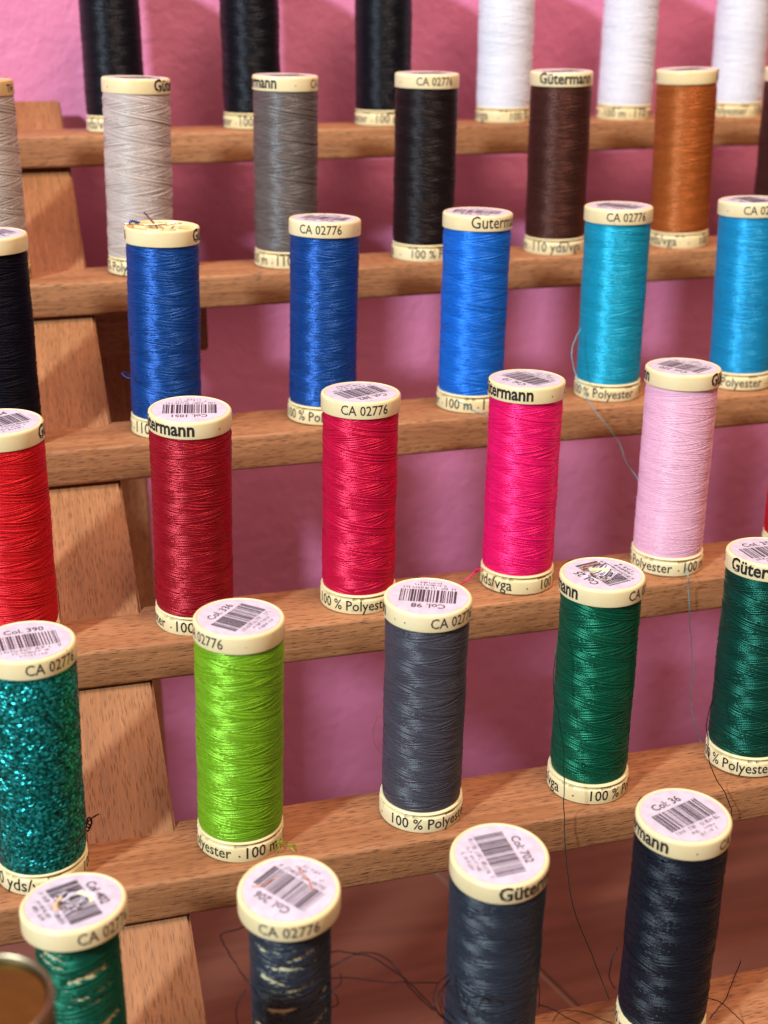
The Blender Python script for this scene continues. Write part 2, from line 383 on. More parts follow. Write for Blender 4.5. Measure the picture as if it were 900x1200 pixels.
def winding(name, seed, r0=10.35, ang=7.0, width=0.36, gap=1.0, rough=0.045, seg=44, flat=False, wander=0.10, skip=0.0, gaps=None, band=0.08):
    """cross-wound thread: two families of helices laid as raised half-round strands, uneven in height, with a few strays and loose fibres"""
    rnd = random.Random(seed); rg = np.random.default_rng(seed)
    P = 2*math.pi*r0*math.tan(math.radians(ang))
    V, F, UV = [], [], []
    nv = 0
    K = 5 if not flat else 3
    prof = [(-0.5, -0.02), (-0.34, 0.17), (0.0, 0.25), (0.34, 0.17), (0.5, -0.02)] if not flat else [(-0.5, 0), (0.0, 0.1), (0.5, 0)]
    # slowly varying patches decide which family lies on top
    ks = [(rnd.choice([1, 2, 3]), rnd.uniform(0.12, 0.5), rnd.uniform(0, 6.28), rnd.uniform(0.5, 1)) for _ in range(5)]
    ks[0] = (rnd.choice([1, -1]), 0.44*rnd.uniform(0.85, 1.15), rnd.uniform(0, 6.28), 1.6); ks = [ks[0]] + [(k, kz, ph, am*0.45) for k, kz, ph, am in ks[1:]]
    bulge = [(rnd.uniform(0.05, 0.35), rnd.uniform(0, 6.28), rnd.uniform(0.3, 1)) for _ in range(4)]
    def field(th, z):
        s = 0
        for k, kz, ph, am in ks: s = s + am*np.sin(k*th + kz*z*2.2 + ph)
        return s/2.0
    def strand(th, z, lift, wd, hid):
        nonlocal nv
        n = len(th)
        b = sum(a*np.sin(kz*z+ph) for kz, ph, a in bulge)*0.05
        edge = np.minimum(1, np.minimum(np.maximum(z-Z0, 0), np.maximum(Z1-z, 0))/2.0)
        r = r0 + lift + b - 0.25*(1-edge)
        pts = np.zeros((n, K, 3)); uv = np.zeros((n, K, 2))
        length = np.concatenate([[0], np.cumsum(np.hypot(np.diff(th)*r0, np.diff(z)))])
        for j, (du, dr) in enumerate(prof):
            rr = r + dr*wd
            if flat: rr = rr + rg.uniform(-0.11, 0.11, n)
            pts[:, j, 0] = rr*np.cos(th); pts[:, j, 1] = rr*np.sin(th); pts[:, j, 2] = z + du*wd
            uv[:, j, 0] = length + hid*3; uv[:, j, 1] = hid*7.31
        V.append(pts.reshape(-1, 3)*MM); UV.append(uv.reshape(-1, 2))
        i = np.arange(n-1)[:, None]*K + np.arange(K-1)[None, :]
        i = i.reshape(-1) + nv
        F.append(np.stack([i, i+K, i+K+1, i+1], 1)); nv += n*K
    count = max(6, int(round(P/(width*gap))))
    hid = 0
    for fam in (1, -1):
        for s in range(count):
            hid += 1
            if rnd.random() < skip: continue
            turns = (Z1-Z0)/P
            n = int(turns*seg)+2
            t = np.linspace(0, turns, n)
            ph = 2*math.pi*s/count + rnd.uniform(-1, 1)*0.35/count*6.28*rough*6
            th = fam*(t*2*math.pi + ph)
            z = Z0 + 0.08 + t/turns*(Z1-Z0-0.16)
            z = z + wander*(np.sin(t*rnd.uniform(2, 5)+rnd.uniform(0, 6)) + np.sin(t*rnd.uniform(7, 15)+rnd.uniform(0, 6))*0.5)
            z = np.clip(z, Z0+0.05, Z1-0.05)
            lift = fam*band*np.tanh(1.6*field(th, z)) + rg.normal(0, rough) + 0.035*np.sin(t*rnd.uniform(5, 14)+rnd.uniform(0, 6))
            if gaps:
                for tg, zg, slope, Lg, Wg in gaps:
                    dth = (th - tg + math.pi) % (2*math.pi) - math.pi
                    u = dth*r0/Lg; d = z - zg - dth*r0*slope
                    hole = (np.abs(u) < 1) & (np.abs(d) < 1.65*Wg*(1-u*u) + rnd.uniform(-0.05, 0.05)); lift = np.where(hole, -0.9, lift)
            strand(th, z, lift, width*rnd.uniform(0.92, 1.16), hid)
    if not flat and skip == 0:
        for k in range(4):                     # strays that climb faster
            hid += 1
            a = math.tan(math.radians(rnd.choice([-1, 1])*rnd.uniform(11, 19))); sp_ = rnd.uniform(1.6, 5.0); th0 = rnd.uniform(0, 6.28); zc = rnd.uniform(Z0+8, Z1-8)
            th = th0 + np.linspace(0, sp_, 60); z = np.clip(zc + (th-th0-sp_/2)*r0*a, Z0+0.1, Z1-0.1)
            lift = 0.22*np.sin(np.linspace(0, math.pi, 60))**0.5 - 0.10
            strand(th, z, lift, width, hid)
        for k in range(110):                   # loose fibres
            th0 = rnd.uniform(0, 6.28); z0 = rnd.uniform(Z0+1, Z1-1); n = 6; hid += 1
            th = th0 + np.linspace(0, rnd.uniform(-0.12, 0.12), n); z = z0 + np.linspace(0, rnd.uniform(-0.9, 0.9), n)
            strand(th, z, np.linspace(0.1, rnd.uniform(0.3, 0.75), n), 0.045, hid)
    V = np.concatenate(V); F = np.concatenate(F); UV = np.concatenate(UV)
    m = bpy.data.meshes.new(name)
    m.vertices.add(len(V)); m.vertices.foreach_set('co', V.astype(np.float32).ravel())
    m.loops.add(F.size); m.loops.foreach_set('vertex_index', F.astype(np.int32).ravel())
    m.polygons.add(len(F)); m.polygons.foreach_set('loop_start', np.arange(0, F.size, 4, dtype=np.int32)); m.polygons.foreach_set('loop_total', np.full(len(F), 4, dtype=np.int32))
    m.update(calc_edges=True)
    ul = m.uv_layers.new(name='UVMap'); ul.data.foreach_set('uv', UV[F.ravel()].astype(np.float32).ravel())
    if flat: m.shade_flat()
    else: m.shade_smooth()
    m.validate()
    return m
WIND = [winding('thread_winding', 11, ang=8, width=0.36, gap=1.04), winding('thread_winding', 23, ang=9.5, width=0.38, gap=1.04, rough=0.05, band=0.12), winding('thread_winding', 37, ang=7, width=0.34, gap=1.04),
        winding('thread_winding', 51, ang=10.5, width=0.40, gap=1.05, rough=0.05, band=0.14), winding('thread_winding', 61, ang=9, width=0.37, gap=1.04, band=0.10), winding('thread_winding', 67, ang=6.5, width=0.36, gap=1.04, rough=0.04),
        winding('thread_winding', 79, ang=8.5, width=0.39, gap=1.05, band=0.12)]
W_FINE = winding('thread_winding', 71, ang=6.0, width=0.28, gap=1.03, seg=40, rough=0.035)
W_GLIT = winding('thread_winding', 83, ang=6.0, width=0.62, gap=0.8, seg=130, flat=True, wander=0.15)
def make_gaps(seed, n):
    rnd = random.Random(seed)
    return [(rnd.uniform(-math.pi, math.pi), rnd.uniform(Z0+2, Z1-1.5), rnd.choice([-1, 1, 1])*math.tan(math.radians(rnd.uniform(9, 20))), rnd.uniform(3.0, 8.0), rnd.uniform(0.28, 0.55)) for _ in range(n)]
def D(a): return math.radians(a)
def T_(a): return math.tan(math.radians(a))
# bare places of the two part-used spools: angle from the visible middle, height, slope, half length, half width
GAP_A = [(D(-52), Z1-2.9, T_(-16), 5.0, 0.36), (D(-55), Z1-4.9, T_(-18), 4.6, 0.34), (D(12), Z1-8.2, T_(13), 6.4, 0.34), (D(30), Z1-12.4, T_(6), 3.2, 0.24), (D(-5), Z1-13.4, T_(4), 2.6, 0.22), (D(20), Z1-14.6, T_(8), 3.4, 0.22)]
GAP_B = [(D(-62), Z1-2.6, T_(-22), 3.2, 0.36), (D(-52), Z1-5.6, T_(-20), 2.2, 0.26), (D(18), Z1-6.6, T_(17), 4.2, 0.30), (D(-4), Z1-9.8, T_(2), 4.6, 0.32), (D(46), Z1-9.0, T_(14), 2.4, 0.22), (D(-30), Z1-13.6, T_(-10), 3.8, 0.26), (D(14), Z1-15.4, T_(10), 4.4, 0.28)]
def back(gs): return [g_ for g_ in gs if abs(g_[0]) > 1.5 or g_[1] < Z1-18]
W_SPARSE = [winding('thread_winding', 91, r0=8.5, ang=11, width=0.40, gap=0.8, wander=0.3, gaps=GAP_A + back(make_gaps(5, 30))), winding('thread_winding', 97, r0=8.5, ang=12, width=0.42, gap=0.8, wander=0.3, gaps=GAP_B + back(make_gaps(8, 30)))]
# under-layer so that no gap between strands shows the inside
UNDER = lathe('thread_underlayer', [(10.27, Z0), (10.27, Z1)], 64, 180)

# lettering ---------------------------------------------------------------
_tx = {}
def text_mesh(s, width, bold, height_scale=1.0):
    """flat lettering as mesh: x 0..width mm, y up from the baseline (mm)"""
    key = (s, width, bold)
    if key in _tx: return _tx[key]
    cu = bpy.data.curves.new('t', 'FONT'); cu.body = s; cu.size = 1.0; cu.resolution_u = 2; cu.offset = bold; cu.fill_mode = 'FRONT'
    o = bpy.data.objects.new('t', cu); C.objects.link(o)
    bpy.context.view_layer.update()
    dg = bpy.context.evaluated_depsgraph_get(); me = bpy.data.meshes.new_from_object(o.evaluated_get(dg))
    v = [tuple(p.co) for p in me.vertices]; f = [tuple(p.vertices) for p in me.polygons]
    bpy.data.objects.remove(o); bpy.data.curves.remove(cu); bpy.data.meshes.remove(me)
    x0 = min(p[0] for p in v); x1 = max(p[0] for p in v); k = width/(x1-x0)
    _tx[key] = ([((p[0]-x0)*k, p[1]*k*height_scale) for p in v], f); return _tx[key]
_bent = {}
def bent_text(s, width, bold, z, R=RC+0.05):
    key = (s, width, bold, z)
    if key not in _bent:
        v, f = text_mesh(s, width, bold)
        _bent[key] = mesh('lettering', [(R*math.cos(x/R)*MM, R*math.sin(x/R)*MM, (z+y*1.16)*MM) for x, y in v], f)
    return _bent[key]
G_W, CA_W = 20.6, 13.4
def dot_mesh(z, r):
    R = RC+0.05
    return mesh('dot', [(R*math.cos(r*math.cos(a)/R)*MM, R*math.sin(r*math.cos(a)/R)*MM, (z+r*math.sin(a))*MM) for a in [k*math.pi/5 for k in range(10)]], [tuple(range(10))])
DOT_CAP, DOT_BASE = dot_mesh(59.6, 0.20), dot_mesh(1.95, 0.26)

def label_print(seed, col, scale=1.0):
    """bars, colour number and small print as one flat inked mesh on the label (z = top)"""
    rnd = random.Random(seed); v, f = [], []
    z = 62.345
    def quad(x0, y0, x1, y1, sk=0.0):
        b = len(v); v.extend([(x0, y0), (x1, y0), (x1+sk, y1), (x0+sk, y1)]); f.append((b, b+1, b+2, b+3))
    x = -7.0
    while x < 7.0:
        wd = rnd.choice([0.16, 0.16, 0.30, 0.30, 0.46, 0.62]); long = rnd.random() < 0.12
        h = math.sqrt(max(0, 9.3**2 - x*x))
        quad(x, max(-3.5, -h), x+wd, min(3.4, h)); x += wd + rnd.choice([0.16, 0.18, 0.30, 0.42])
    if col:
        tv, tf = text_mesh(col, 9.2 if len(col) > 7 else 8.4, 0.016); b = len(v)
        v.extend([(px_-4.6, py*1.1+4.4) for px_, py in tv]); f.extend([tuple(i+b for i in q) for q in tf])
    def scribble(x0, x1, y, h):
        x = x0
        while x < x1:
            wd = rnd.uniform(0.10, 0.2); k = rnd.random()
            if k < 0.85:
                quad(x, y, x+wd, y+h*rnd.uniform(0.7, 1), rnd.uniform(-.12, .12))
                if rnd.random() < 0.6: yy = y+h*rnd.choice([0.0, 0.42, 0.8]); quad(x, yy, x+wd+0.34, yy+0.15)
                if rnd.random() < 0.4: quad(x+wd+0.22, y+rnd.uniform(0, .3)*h, x+2*wd+0.2, y+h)
            x += rnd.uniform(0.55, 0.85)
    scribble(-6.6, 6.4, -5.1, 1.2)
    scribble(-4.2, 3.6, -6.6, 0.95); scribble(-2.8, 2.8, -8.0, 0.95)
    return mesh('label_print', [(a*MM, b_*MM, z*MM) for a, b_ in v], f)
LABEL = lathe('label', [(9.85, 62.21), (9.85, 62.31), (0, 62.31)], 72, 30)
def dent(seed, x, y):
    """height in mm of the paper where the peg hole below has let it sag and crumple"""
    r = math.hypot(x, y); a = math.atan2(y, x); p = seed*1.3
    e = 3.9*(1 + 0.14*math.sin(2*a+p) + 0.09*math.sin(5*a+2*p))
    z = 0.30*math.exp(-((r-e-0.3)/0.8)**2)*(1+0.8*math.sin(3*a+p))
    if r < e:
        q = 1-(r/e)**2
        z += -1.7*q**0.8 + 0.28*q*math.sin(x*2.1+p)*math.cos(y*1.7) + 0.16*q*math.sin(4.4*x-2.9*y)
    return z
def torn_label(seed):
    v, f = [(0, 0, (62.31+dent(seed, 0, 0))*MM)], []; n, k = 64, 22
    for j in range(n):
        a = 2*math.pi*j/n
        for i in range(1, k+1):
            r = 9.85*i/k; v.append((r*math.cos(a)*MM, r*math.sin(a)*MM, (62.31+dent(seed, r*math.cos(a), r*math.sin(a)))*MM))
        v.append((9.85*math.cos(a)*MM, 9.85*math.sin(a)*MM, 62.21*MM))
    K = k+1
    for j in range(n):
        a, b = 1+j*K, 1+((j+1) % n)*K
        f.append((0, a, b))
        for i in range(K-1): f.append((a+i, a+i+1, b+i+1, b+i))
    return mesh('label', v, f, 60)
# ------------------------------------------------------------------ thread colours
T = {}
for nm, col, ro, sp_, va in (
    ('black', (0.002, 0.003, 0.006), 0.36, 0.5, 0.3), ('white', (0.75, 0.75, 0.80), 0.5, 0.3, 0.05), ('taupe', (0.44, 0.36, 0.30), 0.45, 0.45, 0.12),
    ('silver', (0.50, 0.41, 0.355), 0.42, 0.5, 0.10), ('warm_grey', (0.105, 0.084, 0.072), 0.40, 0.5, 0.15), ('black_brown', (0.008, 0.004, 0.004), 0.38, 0.5, 0.25),
    ('dark_brown', (0.040, 0.014, 0.010), 0.40, 0.5, 0.2), ('rust', (0.34, 0.088, 0.014), 0.42, 0.45, 0.15), ('navy_black', (0.001, 0.0015, 0.005), 0.5, 0.25, 0.2),
    ('royal_blue', (0.0005, 0.052, 0.235), 0.36, 0.6, 0.25), ('azure', (0.004, 0.155, 0.66), 0.40, 0.5, 0.15), ('turquoise', (0.004, 0.35, 0.52), 0.38, 0.55, 0.12),
    ('cyan', (0.005, 0.30, 0.58), 0.38, 0.55, 0.12), ('scarlet', (0.60, 0.006, 0.012), 0.45, 0.4, 0.15), ('red', (0.30, 0.003, 0.012), 0.38, 0.5, 0.2),
    ('crimson', (0.62, 0.004, 0.052), 0.38, 0.5, 0.18), ('hot_pink', (0.90, 0.006, 0.15), 0.38, 0.5, 0.12), ('pale_pink', (0.82, 0.44, 0.57), 0.42, 0.45, 0.08),
    ('lime', (0.19, 0.42, 0.012), 0.40, 0.45, 0.15), ('slate_grey', (0.050, 0.047, 0.060), 0.36, 0.55, 0.2), ('green', (0.001, 0.072, 0.036), 0.36, 0.55, 0.25),
    ('dark_green', (0.001, 0.040, 0.026), 0.36, 0.55, 0.25), ('bottle_green', (0.002, 0.070, 0.038), 0.4, 0.5, 0.25), ('navy', (0.0035, 0.0065, 0.012), 0.38, 0.6, 0.3),
    ('slate_blue', (0.016, 0.024, 0.036), 0.38, 0.6, 0.25)):
    T[nm] = thread_mat(nm, col, ro-(0.02 if max(col) < 0.1 else 0.03), min(1.0, sp_*(0.5 if max(col) < 0.02 else 0.75 if max(col) < 0.1 else 1.6)), va, 0.0, 0.28 if max(col) > 0.03 and min(col)/max(col) < 0.3 else 0.0)
M['pale_teal'] = thread_mat('pale_teal', (0.10, 0.42, 0.50), 0.5, 0.4)
M['orange_fibre'] = thread_mat('orange', (0.60, 0.20, 0.03), 0.6, 0.3)

GROUP = 'thread spools standing on the rack'
# key, row, x, tilt x, tilt y, thread, winding, winding scale, cap, cap letters, base angle, label turn, label number, label text
# cap letters: list of (text, 's'tart / 'e'nd, angle from the middle of the visible side, degrees, to the right)
G, CA = 'Gütermann', 'CA 02776'
SP = [
 ('black1', 0, 38.73, .006, .024, 'black', 0, 1.0, 'closed', [], 40, 20, '', 'black spool leftmost on the top rail, above the silver-grey one'),
 ('black2', 0, 89.32, .002, .008, 'black', 1, 1.0, 'closed', [], -172, 20, '', 'black spool standing between two other black spools on top rail'),
 ('black3', 0, 140.29, .001, .005, 'black', 2, 1.0, 'closed', [], -160, 20, '', 'black spool standing right beside a white spool on top rail'),
 ('white1', 0, 189.45, -.001, -.003, 'white', 'f', 1.0, 'closed', [], 15, 20, '', 'white spool standing right beside a black spool on top rail'),
 ('white2', 0, 241.34, -.001, -.016, 'white', 'f', 1.0, 'closed', [], -190, 20, '', 'white spool standing between two other white spools on top rail'),
 ('white3', 0, 291.4, -.015, -.013, 'white', 'f', 1.0, 'closed', [], -100, 20, '', 'white spool farthest from the black spools on top rail'),
 ('taupe0', 1, -8.24, .004, .015, 'taupe', 3, 1.0, 'tan', [('TH', 'e', 70)], 0, 0, '', 'taupe spool with a tan cap in front of the slanted board'),
 ('taupe1', 1, 38.93, .037, .005, 'silver', 3, 1.0, 'closed', [(G, 's', 30), ('.', 's', -55)], -110, 40, '', 'silver-grey spool behind the royal blue one with an open cap'),
 ('grey', 1, 88.92, .021, -.001, 'warm_grey', 1, 1.0, 'closed', [(G, 'e', -15), ('.', 's', 17), (CA, 's', 48)], 130, 40, '', 'warm dark grey spool between silver-grey and black-brown spools'),
 ('blackbrown', 1, 138.47, .015, .002, 'black_brown', 4, 1.0, 'closed', [(CA, 's', -19), ('.', 's', -55)], -20, 40, '', 'black-brown spool between warm grey and dark brown spools'),
 ('dkbrown', 1, 188.82, -.007, -.007, 'dark_brown', 2, 1.0, 'closed', [(G, 's', -42)], 105, 40, '', 'dark chocolate brown spool next to the rust orange one'),
 ('rust', 1, 238.98, -.033, -.001, 'rust', 5, 1.0, 'closed', [(G, 's', 68), (CA, 'e', -70)], 45, 40, '', 'rust orange brown spool on the rail below the white ones'),
 ('brownR', 1, 281.5, -.01, .0, 'dark_brown', 1, 1.0, 'closed', [], 0, 40, '', 'dark brown spool past the rust orange one on the same rail'),
 ('navyC', 2, -9.17, .010, -.004, 'navy_black', 2, 0.97, 'closed', [], 0, 30, 'Col. 339', 'matt blue-black spool in front of the slanted board'),
 ('blue1', 2, 38.65, .034, .002, 'royal_blue', 2, 0.99, 'open', [(G, 's', 52), (CA, 'e', -72)], 90, 0, '', 'royal blue spool with an open cap that holds pins'),
 ('blue2', 2, 87.99, .035, .023, 'royal_blue', 5, 0.98, 'closed', [(CA, 's', -43), ('.', 's', 65)], -75, 160, 'Col. 315', 'royal blue spool with a paper label on its cap'),
 ('midblue', 2, 137.66, .022, .013, 'azure', 6, 0.98, 'closed', [('Gutermann', 's', -10)], -190, 170, 'Col. 322', 'bright azure blue spool between royal blue and turquoise'),
 ('turq', 2, 186.51, .005, .011, 'turquoise', 'f', 0.98, 'closed', [(CA, 's', -19)], -76, 150, 'Col. 736', 'turquoise spool with a loose thread hanging from it'),
 ('cyan', 2, 236.51, -.019, .030, 'cyan', 'f', 0.98, 'closed', [(CA, 's', -12), ('.', 's', -42)], -85, 120, 'Col. 197', 'cyan blue spool behind the pale pink one'),
 ('red0', 3, -10.46, .017, -.021, 'scarlet', 2, 1.02, 'closed', [(G, 's', 56)], 0, 25, 'Col. 364', 'scarlet spool in front of the slanted board'),
 ('red1', 3, 37.58, .022, -.048, 'red', 5, 1.0, 'closed', [(G, 'e', 5), ('.', 's', 42)], -175, 178, 'Col. 1051', 'deep red spool behind the lime green one'),
 ('crimson', 3, 85.01, .020, .003, 'crimson', 1, 0.97, 'closed', [(CA, 's', -29)], -70, 216, 'Col. 382', 'crimson spool between deep red and hot pink spools'),
 ('hotpink', 3, 134.08, .017, .015, 'hot_pink', 4, 0.97, 'closed', [(G, 'e', 11), ('.', 's', 41), (CA, 's', 74)], 41, 135, 'Col. 10', 'hot pink spool with a pink thread tail at its base'),
 ('palepink', 3, 183.33, .011, .015, 'pale_pink', 'f', 0.97, 'closed', [(G, 'e', -58), (G, 's', 48)], -116, 148, 'Col. 320', 'pale baby pink spool in front of the cyan one'),
 ('redR', 3, 229.0, .0, .0, 'scarlet', 1, 1.0, 'closed', [], -60, 20, '', 'scarlet spool past the pale pink one on the same rail'),
 ('teal', 4, -9.28, .034, .005, 'glitter', 'g', 1.0, 'closed', [(G, 'e', -46), (CA, 's', -6)], 60, 6, 'Col. 390', 'glittering metallic teal green spool in front of slanted board'),
 ('lime', 4, 39.78, .032, -.003, 'lime', 4, 0.99, 'closed', [(CA, 'e', -21)], -140, 56, 'Col. 336', 'lime green spool between the glittering teal and slate grey ones'),
 ('greyE', 4, 87.80, .014, -.016, 'slate_grey', 6, 0.96, 'closed', [(G, 'e', -68), ('.', 's', -30), (CA, 's', 4)], -42, 176, 'Col. 98', 'slate grey spool between lime and green spools'),
 ('green', 4, 135.23, .009, .003, 'green', 3, 0.95, 'torn', [(G, 'e', -31), (CA, 's', 39)], 6, 130, 'Col. 25', 'emerald green spool with a torn cap label and trailing thread'),
 ('dkgreen', 4, 183.21, .019, .031, 'dark_green', 3, 0.97, 'closed', [(G, 's', -53), (CA, 'e', -78)], -82, 34, 'Col. 35', 'dark blue-green spool farthest along from the glittering teal one'),
 ('greenF', 5, -2.48, .0, .067, 'bottle_green', 's0', 1.0, 'torn', [(CA, 's', 0)], 0, -72, 'Col. 402', 'nearly used up bottle green spool beside the gold tube'),
 ('navyF', 5, 41.95, -.003, -.059, 'slate_blue', 's1', 1.02, 'closed', [(CA, 's', -36)], 0, 137, 'Col. 206', 'nearly used up slate blue spool, cream core showing between strands'),
 ('slate', 5, 89.29, -.006, -.065, 'slate_blue', 6, 0.99, 'closed', [(G, 's', 1)], 0, -66, 'Col: 702', 'dusty slate blue spool with cap label reading Col: 702'),
 ('navy36', 5, 134.75, .002, -.023, 'navy', 3, 0.985, 'closed', [(G, 'e', -13), ('.', 's', 20), (CA, 's', 51)], 120, 48, 'Col: 36', 'full navy spool with cap label reading Col: 36'),
]
# the rack goes on unseen to the left; three columns added to shadow the wall
for row, cols in ((1, ('rust', 'warm_grey', 'dark_brown')), (2, ('royal_blue', 'azure', 'cyan')), (3, ('crimson', 'pale_pink', 'hot_pink')), (4, ('lime', 'dark_green', 'green')), (5, ('slate_grey', 'slate_blue', 'navy'))):
    for c, th in enumerate(cols):
        SP.append(('left', row, -58.5-49.4*c, .01, .0, th, (row+c) % 4, 1.0, 'closed', [], 40*c, 20*row, '',
                   '%s spool added out of view past the taupe, scarlet and teal column, on %s rail from top' % (th.replace('_', ' '), ('second', 'third', 'fourth', 'fifth', 'sixth')[row-1])))
SPOOL = {}
for k, (key, row, x, tx, ty, th, wi, ws, capk, letters, ba, lab, num, label) in enumerate(SP):
    y, z = ROWS[row]
    e = bpy.data.objects.new('thread_spool', None); C.objects.link(e)
    e.location = (x*MM, y*MM, (z+0.05)*MM)
    q = Vector((0, 0, 1)).rotation_difference(Vector((tx, ty, 1)).normalized())
    e.rotation_mode = 'QUATERNION'; e.rotation_quaternion = q
    tag(e, label, 'thread spool', GROUP); e.empty_display_size = 0.01
    SPOOL[key] = e; ws = ws if isinstance(wi, str) and wi[0] == 's' else min(1.035, ws+0.028)
    front = math.atan2(-y, -x)
    plastic_m = M['tan'] if capk == 'tan' else M['cream']
    base = obj('base', BASE, plastic_m, e); base.rotation_euler.z = math.radians(k*37 % 60)
    capm = {'closed': CAP_CLOSED, 'tan': CAP_CLOSED, 'open': CAP_OPEN, 'torn': CAP_HOLE}[capk]
    cap = obj('cap', capm, plastic_m, e)
    # thread
    mat = M['glitter'] if th == 'glitter' else T[th]
    wm = W_FINE if wi == 'f' else W_GLIT if wi == 'g' else W_SPARSE[int(wi[1])] if isinstance(wi, str) else WIND[wi]
    wo = obj('thread_winding', wm, mat, e); wo.rotation_euler.z = front if isinstance(wi, str) and wi[0] == 's' else k*1.7; wo.scale = (ws, ws, 1)
    if isinstance(wi, str) and wi[0] == 's': obj('core', CORE, M['cream'], e).scale = (ws, ws, 1)
    else: obj('thread_underlayer', UNDER, mat, e).scale = (ws, ws, 1)
    # cap lettering
    for s, se, ang in letters:
        if s == '.':
            o = obj('printed_dot', DOT_CAP, M['ink'], cap); o.rotation_euler.z = front + math.radians(ang); continue
        wd, bold, zz = {G: (G_W, 0.028, 58.75), 'Gutermann': (G_W, 0.004, 58.75), CA: (CA_W, 0.006, 58.85), 'TH': (3.6, 0.02, 58.8)}[s]
        a = math.radians(ang) - (wd/RC if se == 'e' else 0)
        o = obj('lettering', bent_text(s, wd, bold, zz), M['ink'] if s != CA else M['ink_grey'], cap); o.rotation_euler.z = front + a
    # base lettering
    a0 = front - base.rotation_euler.z + math.radians(ba)
    for s, deg, wd in (('100 % Polyester', 0, 24.4), ('.', 137, 0), ('100 m', 146, 9.2), ('.', 204, 0), ('110 yds/vga', 213, 19.2), ('.', 336, 0)):
        o = obj('printed_dot', DOT_BASE, M['ink'], base) if s == '.' else obj('lettering', bent_text(s, wd, 0.008, 1.15), M['ink'], base)
        o.rotation_euler.z = a0 + math.radians(deg)
    # cap label: turn measured from the picture's horizontal
    if capk in ('closed', 'torn') and row > 0:
        lb = obj('label', LABEL if capk == 'closed' else torn_label(k), M['label'], cap)
        pm = label_print(k, num)
        if capk == 'torn':
            import bmesh
            b = bmesh.new(); b.from_mesh(pm)
            bars = [ed for ed in b.edges if ed.calc_length() > 0.0025]
            bmesh.ops.subdivide_edges(b, edges=bars, cuts=11, use_grid_fill=True)
            turn = math.radians(lab) + front + math.pi/2
            for vt in b.verts:
                x_, y_ = vt.co.x/MM, vt.co.y/MM; c_, s_ = math.cos(turn), math.sin(turn)
                vt.co.z += dent(k, x_*c_-y_*s_, x_*s_+y_*c_)*MM + 0.00003
            b.to_mesh(pm); b.free()
        pr = obj('label_print', pm, M['ink_plum'], cap)
        pr.rotation_euler.z = math.radians(lab) + front + math.pi/2
    if capk == 'open':
        pass
bpy.context.view_layer.update()

# ------------------------------------------------------------------ loose ends that belong to a spool
def loose(key, pts, r, mat, name='loose_thread', n=8):
    """pts in mm, world"""
    e = SPOOL[key]; inv = e.matrix_world.inverted()
    return obj(name, tube(name, [inv @ (Vector(p)*MM) for p in pts], r, 6, n), mat, e)
def px(seq): return [pix(*p) for p in seq]
# turquoise spool's thread hangs over three rails
loose('turq', px([(681, 385, 390), (673, 400, 387), (670, 415, 384), (672, 432, 383), (680, 452, 380), (690, 470, 378), (702, 488, 376), (716, 505, 374), (727, 522, 372), (733, 540, 362), (744, 556, 356), (760, 585, 352), (780, 620, 350), (800, 650, 349), (805, 670, 321), (806, 690, 321), (808, 730, 321), (811, 770, 320), (812, 790, 318), (810, 810, 316), (812, 838, 312), (819, 862, 300), (827, 885, 290), (831, 905, 280), (832, 935, 268)]), 0.12, M['pale_teal'])
loose('midblue', px([(534, 468, 382), (545, 475, 381), (560, 483, 380), (578, 490, 379)]), 0.13, T['turquoise'])
loose('green', px([(655, 742, 276), (651, 765, 273), (649, 790, 272), (650, 812, 271), (655, 840, 270), (660, 870, 269), (661, 900, 268), (661, 930, 266), (661, 960, 266), (662, 990, 265), (666, 1030, 263), (674, 1070, 260), (690, 1110, 255), (704, 1145, 250), (715, 1172, 244), (722, 1180, 240)]), 0.13, T['dark_green'])
loose('dkgreen', px([(838, 816, 276), (832, 830, 272), (828, 848, 270), (829, 870, 269), (832, 893, 268), (840, 913, 268), (850, 930, 267), (856, 945, 266), (857, 962, 266)]), 0.13, T['black'])
loose('hotpink', px([(566, 667, 328), (558, 668, 327), (552, 675, 325), (545, 681, 325), (540, 685, 326)]), 0.22, T['hot_pink'])
loose('hotpink', px([(566, 669, 328), (556, 671, 327), (549, 678, 326)]), 0.18, T['hot_pink'])
loose('grey', px([(310, 290, 440), (309, 300, 440), (306, 312, 439), (303, 325, 438)]), 0.09, T['warm_grey'])
loose('blue1', px([(154, 442, 388), (147, 436, 388), (143, 438, 387), (147, 441, 386), (156, 444, 385)]), 0.12, T['royal_blue'])
loose('blue1', px([(232, 482, 389), (262, 484, 384), (271, 483, 382), (276, 486, 380)]), 0.14, T['royal_blue'])
loose('teal', px([(98, 965, 285), (104, 970, 284), (108, 963, 284), (104, 958, 284), (101, 966, 285), (107, 960, 286), (116, 954, 288)]), 0.22, T['black'])
loose('teal', px([(99, 972, 285), (103, 974, 284), (106, 969, 283), (103, 965, 283), (100, 969, 284)]), 0.2, T['black'])
for seq in ([(318, 984, 277), (326, 983, 276), (332, 989, 275), (345, 990, 275), (358, 992, 275), (372, 991, 276)], [(322, 990, 274), (330, 986, 273), (338, 992, 273), (346, 998, 272)], [(316, 980, 278), (324, 988, 275), (328, 994, 273), (324, 998, 272)]):
    loose('lime', px(seq), 0.12, T['lime'])
